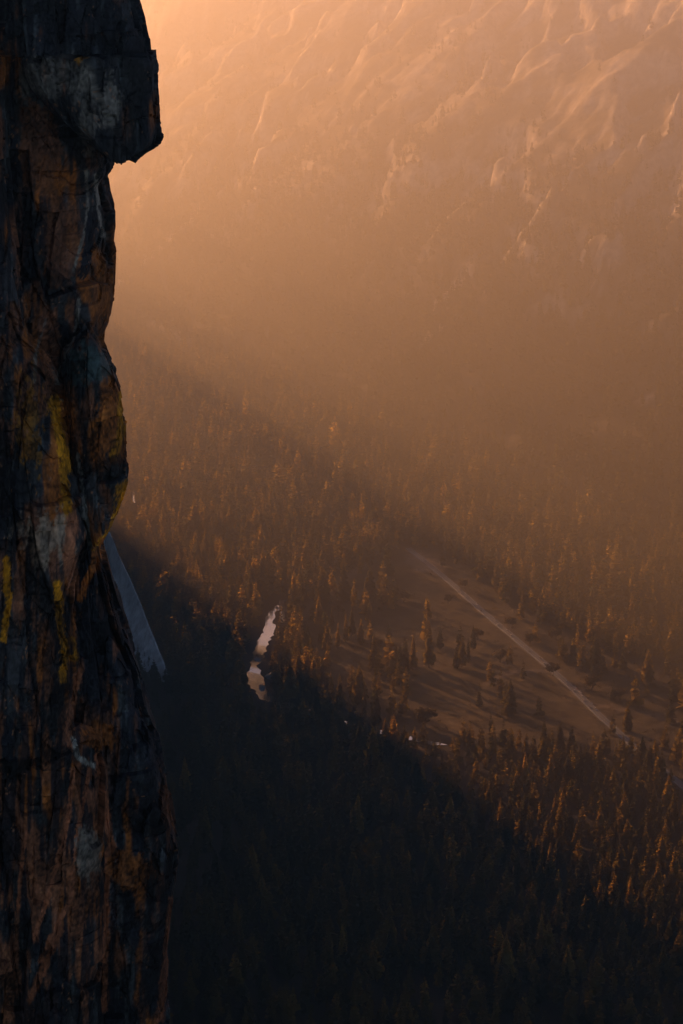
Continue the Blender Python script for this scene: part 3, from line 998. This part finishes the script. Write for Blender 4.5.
# hand-placed meadow trees: (px, row of base, height m, kind)
HAND = [(346, 642, 40, 0), (338, 648, 34, 1), (352, 636, 42, 1), (361, 643, 34, 3), (327, 652, 42, 4), (400, 672, 36, 3), (407, 674, 40, 0), (413, 670, 46, 1), (396, 668, 30, 4),
        (429, 668, 62, 1), (462, 667, 40, 4), (468, 663, 34, 0), (456, 668, 28, 3), (473, 650, 34, 1), (314, 690, 44, 4), (322, 684, 38, 0), (340, 708, 44, 3), (352, 700, 36, 0), (376, 724, 46, 3),
        (366, 606, 40, 2), (369, 622, 30, 4), (301, 600, 46, 3), (300, 650, 40, 0), (309, 655, 36, 1), (331, 700, 36, 1), (364, 716, 34, 0), (332, 628, 30, 1), (440, 650, 30, 4)]
HAND_OAK = [(377, 650, 15, 0), (425, 728, 26, 1), (500, 662, 17, 2), (553, 676, 18, 0), (592, 690, 20, 1), (478, 640, 16, 1), (512, 628, 16, 2), (448, 604, 15, 0), (556, 640, 17, 2), (620, 700, 16, 0), (390, 596, 18, 2), (404, 602, 17, 1), (340, 615, 14, 1), (465, 590, 16, 2), (530, 644, 15, 1)]

TVIS = sun_v(v3(TX, TY, TZ + 0.8 * TH))
HPX = TH * FPX / np.sqrt(TX ** 2 + TY ** 2 + (900 - TZ) ** 2)
SHOWN = (TPX > 8) & (TPX < 676) & (TPY - HPX > 20) & (TPY < 985)
cliff_edge = np.interp(TPY - HPX / 2, [0, 540, 620, 690, 770, 870, 960, 1024], [120, 128, 150, 168, 165, 182, 178, 175])
SHOWN &= TPX > cliff_edge + 6


def pick(mask, k):
    idx = np.where(mask & SHOWN & ~TAKEN)[0]
    # the ones that show largest: tall on the picture and rising above their neighbours
    sc = HPX[idx] + 3 * rng.random(len(idx))
    best = idx[np.argsort(-sc)][:k]
    TAKEN[best] = True
    return best


TAKEN = np.zeros(n, bool)
lit = TVIS > 4
sel = np.concatenate([pick(lit & (TPY > 715), 120), pick(lit & (TPX < 330) & (TPY < 640) & (TPY > 455), 78), pick(lit & (TPY > 600) & (TPY <= 715), 24), pick(~lit & (TPY > 690), 50)])


def place_tree(name, crown, trunk, loc, h, rot, lab, cat, group, wide=1.0):
    o = link(name, None, loc=loc, label=lab, cat=cat, group=group)
    o.rotation_euler = (0, 0, rot)
    o.scale = (h * wide, h * wide, h)
    link('trunk', trunk, o)
    link('crown', crown, o)
    return o


def pct(px, py):
    return f'{round(px / 6.83)} percent across and {round(py / 10.24)} percent down'


USED = set()


def unique(base, px, py):
    t = f'{base}, {pct(px, py)}'
    k = 0
    while t in USED:
        k += 1
        t = f'{base}, {pct(px + 3.5 * k, py)}'
    USED.add(t)
    return t


for i in sel:
    k = int(rng.integers(0, 6))
    h = float(TH[i])
    cy = TPY[i] - HPX[i] * 0.6
    size = 'tall' if h > 40 else ('small' if h < 27 else 'mid sized')
    if TPY[i] > 715 and lit[i]:
        where, g = 'sunlit conifer below the meadow', 'sunlit conifers below the meadow'
    elif TPY[i] > 690:
        where, g = 'dark conifer in the shaded forest', 'conifers in the shaded lower forest'
    elif TPX[i] < 330:
        where, g = 'golden lit conifer above the river', 'golden lit conifers above the river'
    else:
        where, g = 'sunlit conifer near the meadow', 'conifers around the meadow'
    lab = unique(f'{size} {where}', TPX[i], cy)
    place_tree('pine_tree', CROWNS[k], TRUNKS[k], (TX[i], TY[i], TZ[i] - .3), h, float(rng.uniform(0, 6.28)), lab, 'conifer', g, float(rng.uniform(1.0, 1.35)))
for px, py, h, k in HAND:
    p = hit(px, py)
    hp = h * FPX / np.linalg.norm(p - CAM)
    lab = unique(f'{"tall" if h > 39 else "lower"} {KINDS[k][0]} conifer in the meadow', px, py - hp * .6)
    place_tree('pine_tree', CROWNS[k], TRUNKS[k], (p[0], p[1], p[2] - .3), h, float(rng.uniform(0, 6.28)), lab, 'conifer', 'conifers in the meadow', .95)
for px, py, h, k in HAND_OAK:
    p = hit(px, py)
    hp = h * FPX / np.linalg.norm(p - CAM)
    lab = unique('round dark leafy tree in the open meadow', px, py - hp * .5)
    place_tree('oak_tree', OAKC[k], OAKT[k], (p[0], p[1], p[2] - .2), h, float(rng.uniform(0, 6.28)), lab, 'tree', 'round leafy trees in the meadow', 1.25)


def forest_stuff():
    idx = np.where(~TAKEN)[0]
    Vs, Fs, Ts = [], [], []
    off = 0
    for k, (V, F) in enumerate(LOD):
        mine = idx[(idx * 7919) % len(LOD) == k]
        m = len(mine)
        a = rng.uniform(0, 6.28, m)
        h = TH[mine]
        w = h * rng.uniform(1.0, 1.4, m)
        ca, sa = np.cos(a), np.sin(a)
        x = TX[mine][:, None] + w[:, None] * (ca[:, None] * V[None, :, 0] - sa[:, None] * V[None, :, 1])
        y = TY[mine][:, None] + w[:, None] * (sa[:, None] * V[None, :, 0] + ca[:, None] * V[None, :, 1])
        z = TZ[mine][:, None] - .3 + h[:, None] * V[None, :, 2]
        Vs.append(np.stack([x, y, z], -1).reshape(-1, 3))
        Fs.append((F[None] + (off + np.arange(m) * len(V))[:, None, None]).reshape(-1, 3))
        tn = 0.999 * rng.random(m) * (1 - 0.72 * sstep(15, 110, TZ[mine])) * (0.8 + 0.2 * sstep(2500, 2900, TY[mine]))     # gold of sunlit crowns put into the tint, held back on the slope
        Ts.append(np.repeat(tn, len(V)))
        off += m * len(V)
    V, F, T = np.concatenate(Vs), np.concatenate(Fs), np.concatenate(Ts)
    print('forest trees', len(idx), 'faces', len(F))
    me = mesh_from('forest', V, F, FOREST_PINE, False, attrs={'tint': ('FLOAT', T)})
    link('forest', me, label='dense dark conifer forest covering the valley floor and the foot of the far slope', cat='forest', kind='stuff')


forest_stuff()

# ------------------------------------------------------------------ scrub on the meadow
def scrub_stuff():
    V0, F0 = oak_arrays(random.Random(3), 46)
    V0 = V0 * np.array([1.6, 1.6, 1.0]) - np.array([0, 0, .22])
    V0[:, :2] *= 1.0
    a0, b0 = rng.uniform(-160, 620, 9000), rng.uniform(2450, 3420, 9000)
    px, py, _ = project(v3(a0, b0, 0 * a0))
    dens = sstep(-.05, .35, fbm(v3(a0 / 45, b0 / 80, 6), 3, 331)) * 0.8 + 0.04
    east = in_poly(px, py, EASTSIDE)
    ok = (in_poly(px, py, MEADOW) | east) & (rng.random(9000) < np.where(east, np.maximum(dens, .35), dens * np.where(px < 420, 1, .55)))
    ok &= (seg_dist(a0, b0, ROAD) > 10) & (seg_dist(a0, b0, TRACK) > 5) & (seg_dist(a0, b0, RIVER_MID) > 17)
    a0, b0 = a0[ok], b0[ok]
    m = len(a0)
    h = rng.uniform(1.6, 5.5, m)
    t = rng.uniform(0, 6.28, m)
    x = a0[:, None] + h[:, None] * (np.cos(t)[:, None] * V0[:, 0] - np.sin(t)[:, None] * V0[:, 1])
    y = b0[:, None] + h[:, None] * (np.sin(t)[:, None] * V0[:, 0] + np.cos(t)[:, None] * V0[:, 1])
    z = H0(a0, b0)[:, None] + h[:, None] * V0[:, 2]
    F = (F0[None] + (np.arange(m) * len(V0))[:, None, None]).reshape(-1, 3)
    me = mesh_from('scrub', np.stack([x, y, z], -1).reshape(-1, 3), F, OAK, False, attrs={'tint': ('FLOAT', np.repeat(rng.random(m), len(V0)))})
    link('scrub', me, label='low brown scrub and bushes dotted over the meadow and beside the road', cat='scrub', kind='stuff')


scrub_stuff()

# ------------------------------------------------------------------ cars on the road
CAR_COL = {'white': (0.82, 0.83, 0.85), 'silver': (0.55, 0.57, 0.60), 'dark blue': (0.03, 0.05, 0.12), 'black': (0.015, 0.015, 0.017), 'red': (0.35, 0.03, 0.02), 'grey': (0.2, 0.21, 0.22)}
GLASS = simple('car_glass', (0.02, 0.025, 0.03), rough=0.06, spec=0.8)
TYRE = simple('tyre_rubber', (0.02, 0.02, 0.02), rough=0.8)
CAR_MAT = {k: simple('car_paint_' + k.replace(' ', '_'), v, rough=0.25, spec=0.6, var=0.03) for k, v in CAR_COL.items()}


def car_arrays(L=4.6, W=1.85, Hh=1.55, van=False):
    """side outline extruded with a narrowing cabin; body, glass and wheels"""
    V, F, M = [], [], []
    low = [(-L / 2, .32), (-L / 2, .82), (-L / 2 + .12, .95), (L / 2 - 1.2, .92), (L / 2 - .15, .78), (L / 2, .62), (L / 2, .32)]
    n = len(low)
    for s in (-1, 1):
        for x, z in low:
            V.append((x, s * W / 2, z))
    for i in range(n):
        j = (i + 1) % n
        F.append((i, j, n + j, n + i)); M.append(0)
    F.append(tuple(range(n - 1, -1, -1))); M.append(0)
    F.append(tuple(range(n, 2 * n))); M.append(0)
    b0, b1 = (-L / 2 + .15, L / 2 - 1.25)
    t0, t1 = (-L / 2 + (.25 if van else .75), L / 2 - 2.0)
    k = len(V)
    V += [(b0, -W / 2 + .06, .94), (b1, -W / 2 + .06, .92), (b1, W / 2 - .06, .92), (b0, W / 2 - .06, .94),
          (t0, -W / 2 + .22, Hh), (t1, -W / 2 + .22, Hh), (t1, W / 2 - .22, Hh), (t0, W / 2 - .22, Hh)]
    for q in ((0, 1, 5, 4), (1, 2, 6, 5), (2, 3, 7, 6), (3, 0, 4, 7)):
        F.append(tuple(k + a for a in q)); M.append(1)
    F.append((k + 4, k + 5, k + 6, k + 7)); M.append(0)
    for wx in (-L / 2 + .85, L / 2 - .85):
        for s in (-1, 1):
            k = len(V)
            for yy in (s * (W / 2 - .2), s * (W / 2 + .02)):
                for a in range(10):
                    V.append((wx + .33 * math.cos(a * .628), yy, .33 + .33 * math.sin(a * .628)))
            for a in range(10):
                b = (a + 1) % 10
                F.append((k + a, k + b, k + 10 + b, k + 10 + a)); M.append(2)
            F.append(tuple(k + 10 + a for a in range(10))); M.append(2)
            F.append(tuple(k + 9 - a for a in range(10))); M.append(2)
    return V, F, M


CAR_MESH = {}


def car_mesh(col, van):
    if (col, van) not in CAR_MESH:
        V, F, M = car_arrays(5.2, 1.95, 1.95, True) if van else car_arrays()
        CAR_MESH[(col, van)] = mesh_from('car', V, F, [CAR_MAT[col], GLASS, TYRE], False, M)
    return CAR_MESH[(col, van)]


RL = np.r_[0, np.cumsum(np.linalg.norm(np.diff(ROAD[:, :2], axis=0), axis=1))]


def on_road(row):
    px, py, _ = project(ROAD)
    return float(np.interp(row, py, RL))


CARS = [(562, 'white', 0, -1.8), (560, 'silver', 0, 1.8), (593, 'white', 0, -1.8), (590, 'grey', 0, 1.8), (598, 'silver', 0, -1.8), (605, 'white', 1, 1.9), (611, 'dark blue', 0, -1.8), (621, 'silver', 0, 1.8), (625, 'white', 0, -1.8),
        (630, 'white', 0, 1.8), (636, 'white', 1, -1.8), (646, 'silver', 0, 1.8), (652, 'grey', 0, -1.8), (659, 'black', 0, 1.8), (664, 'white', 1, -1.8), (681, 'silver', 0, 1.8),
        (684.5, 'white', 0, -1.8), (686, 'dark blue', 0, 4.6), (688, 'silver', 0, 4.6), (690, 'red', 0, 4.6), (691.5, 'white', 1, -1.8), (693, 'white', 0, 4.6), (696, 'white', 0, 1.8), (698, 'grey', 0, 4.6), (701, 'silver', 0, -1.8), (704, 'silver', 0, 4.6), (710, 'white', 1, 1.9), (708, 'grey', 0, -1.8)]
for row, col, van, off in CARS:
    s = on_road(row)
    x = np.interp(s, RL, ROAD[:, 0])
    y = np.interp(s, RL, ROAD[:, 1])
    dx = np.interp(s + 4, RL, ROAD[:, 0]) - np.interp(s - 4, RL, ROAD[:, 0])
    dy = np.interp(s + 4, RL, ROAD[:, 1]) - np.interp(s - 4, RL, ROAD[:, 1])
    L = math.hypot(dx, dy)
    x, y = x - dy / L * off, y + dx / L * off
    px, py, _ = project(np.array([x, y, 1.0]))
    kind = 'van' if van else 'car'
    st = 'parked beside' if abs(off) > 4 else 'driving on'
    o = link('van' if van else 'car', car_mesh(col, bool(van)), loc=(x, y, float(H0(x, y)) + .37), cat=kind, group='cars on the valley road',
             label=unique(f'{col} {kind} {st} the road', px, py))
    o.rotation_euler = (0, 0, math.atan2(dy, dx) + (math.pi if off < 0 else 0))

# ------------------------------------------------------------------ boulders on the river bank
BOULD = simple('boulder_rock', (0.36, 0.35, 0.34), rough=0.85, var=0.35, scale=0.4)


def boulder(px, py, s, where, seed):
    nr, nc = 14, 20
    th = np.linspace(0.02, math.pi - .02, nr)[:, None]
    ph = np.linspace(0, 2 * math.pi, nc, endpoint=False)[None]
    D = v3(np.sin(th) * np.cos(ph), np.sin(th) * np.sin(ph), np.cos(th) + 0 * ph)
    d1, d2, idc, _ = cells(D * 1.3, seed)
    r = 1 + .25 * (idc - .5) + .25 * fbm(D * 1.5, 3, seed)
    P = D * r[..., None] * np.array([s, s * .8, s * .55])
    me = mesh_from('boulder', P.reshape(-1, 3), grid_faces(nr, nc, True), BOULD, False)
    p = hit(px, py)
    o = link('boulder', me, loc=(p[0], p[1], p[2] + s * .2), label=unique(f'pale boulder {where}', px, py), cat='boulder', group='pale boulders by the water')
    o.rotation_euler = (0, 0, seed)


for k, (a, b, s, w) in enumerate([(272, 678, 9, 'beside the bright river bend'), (281, 682, 7, 'beside the bright river bend'), (292, 690, 8, 'beside the bright river bend'), (299, 696, 6, 'beside the bright river bend'),
                                  (262, 688, 5, 'in the foam of the river'), (257, 660, 4, 'in the foam of the river'), (286, 694, 6, 'beside the bright river bend'), (300, 688, 5, 'beside the bright river bend'),
                                  (152, 600, 13, 'in the shaded forest beside the slab'), (176, 607, 15, 'in the shaded forest beside the slab'), (190, 612, 9, 'in the shaded forest beside the slab')]):
    boulder(a, b, s, w, 400 + k)

# ------------------------------------------------------------------ haze
HZ = 2.65e-4


def build_haze():
    x0, x1, y0, y1, z0, z1 = -2000, 3300, -950, 9050, -32, 1150
    V = [(x, y, z) for z in (z0, z1) for y in (y0, y1) for x in (x0, x1)]
    F = [(0, 2, 3, 1), (4, 5, 7, 6), (0, 1, 5, 4), (2, 6, 7, 3), (0, 4, 6, 2), (1, 3, 7, 5)]
    m, nt, out = new_mat('valley_haze')
    pv = N(nt, 'ShaderNodeVolumePrincipled', Density=HZ, Anisotropy=0.82)
    pv.inputs['Color'].default_value = (0.95, 0.93, 0.89, 1)
    nt.links.new(pv.outputs[0], out.inputs['Volume'])
    link('haze', mesh_from('haze', V, F, m), kind='stuff')


build_haze()

# ------------------------------------------------------------------ light
w = bpy.data.worlds.new('World')
scene.world = w
w.use_nodes = True
nt = w.node_tree
bg = nt.nodes['Background']
sky = nt.nodes.new('ShaderNodeTexSky')
sky.sky_type = 'NISHITA'
sky.sun_disc = False
sky.sun_elevation = math.radians(EL)
sky.sun_rotation = math.radians(-AZ)
sky.altitude = 1200
sky.dust_density = 0.3
sky.air_density = 0.38
sky.ozone_density = 0.15
nt.links.new(sky.outputs[0], bg.inputs[0])
bg.inputs[1].default_value = 0.05

sd = bpy.data.lights.new('sun', 'SUN')
sd.energy = 5.0
sd.angle = math.radians(0.8)
sd.color = (1.0, 0.42, 0.135)
so = bpy.data.objects.new('sun', sd)
COL.objects.link(so)
import mathutils
dirv = mathutils.Vector((SD[0] * math.cos(math.radians(EL)), SD[1] * math.cos(math.radians(EL)), math.sin(math.radians(EL))))
so.rotation_euler = dirv.to_track_quat('Z', 'Y').to_euler()
so.location = (-2200, 1700, 1500)

vs = scene.view_settings
vs.view_transform = 'Standard'
vs.look = 'None'
vs.exposure = 1.6
vs.gamma = 1.0
scene.cycles.volume_bounces = 0
scene.cycles.max_bounces = 5
scene.cycles.diffuse_bounces = 2
scene.cycles.use_denoising = True
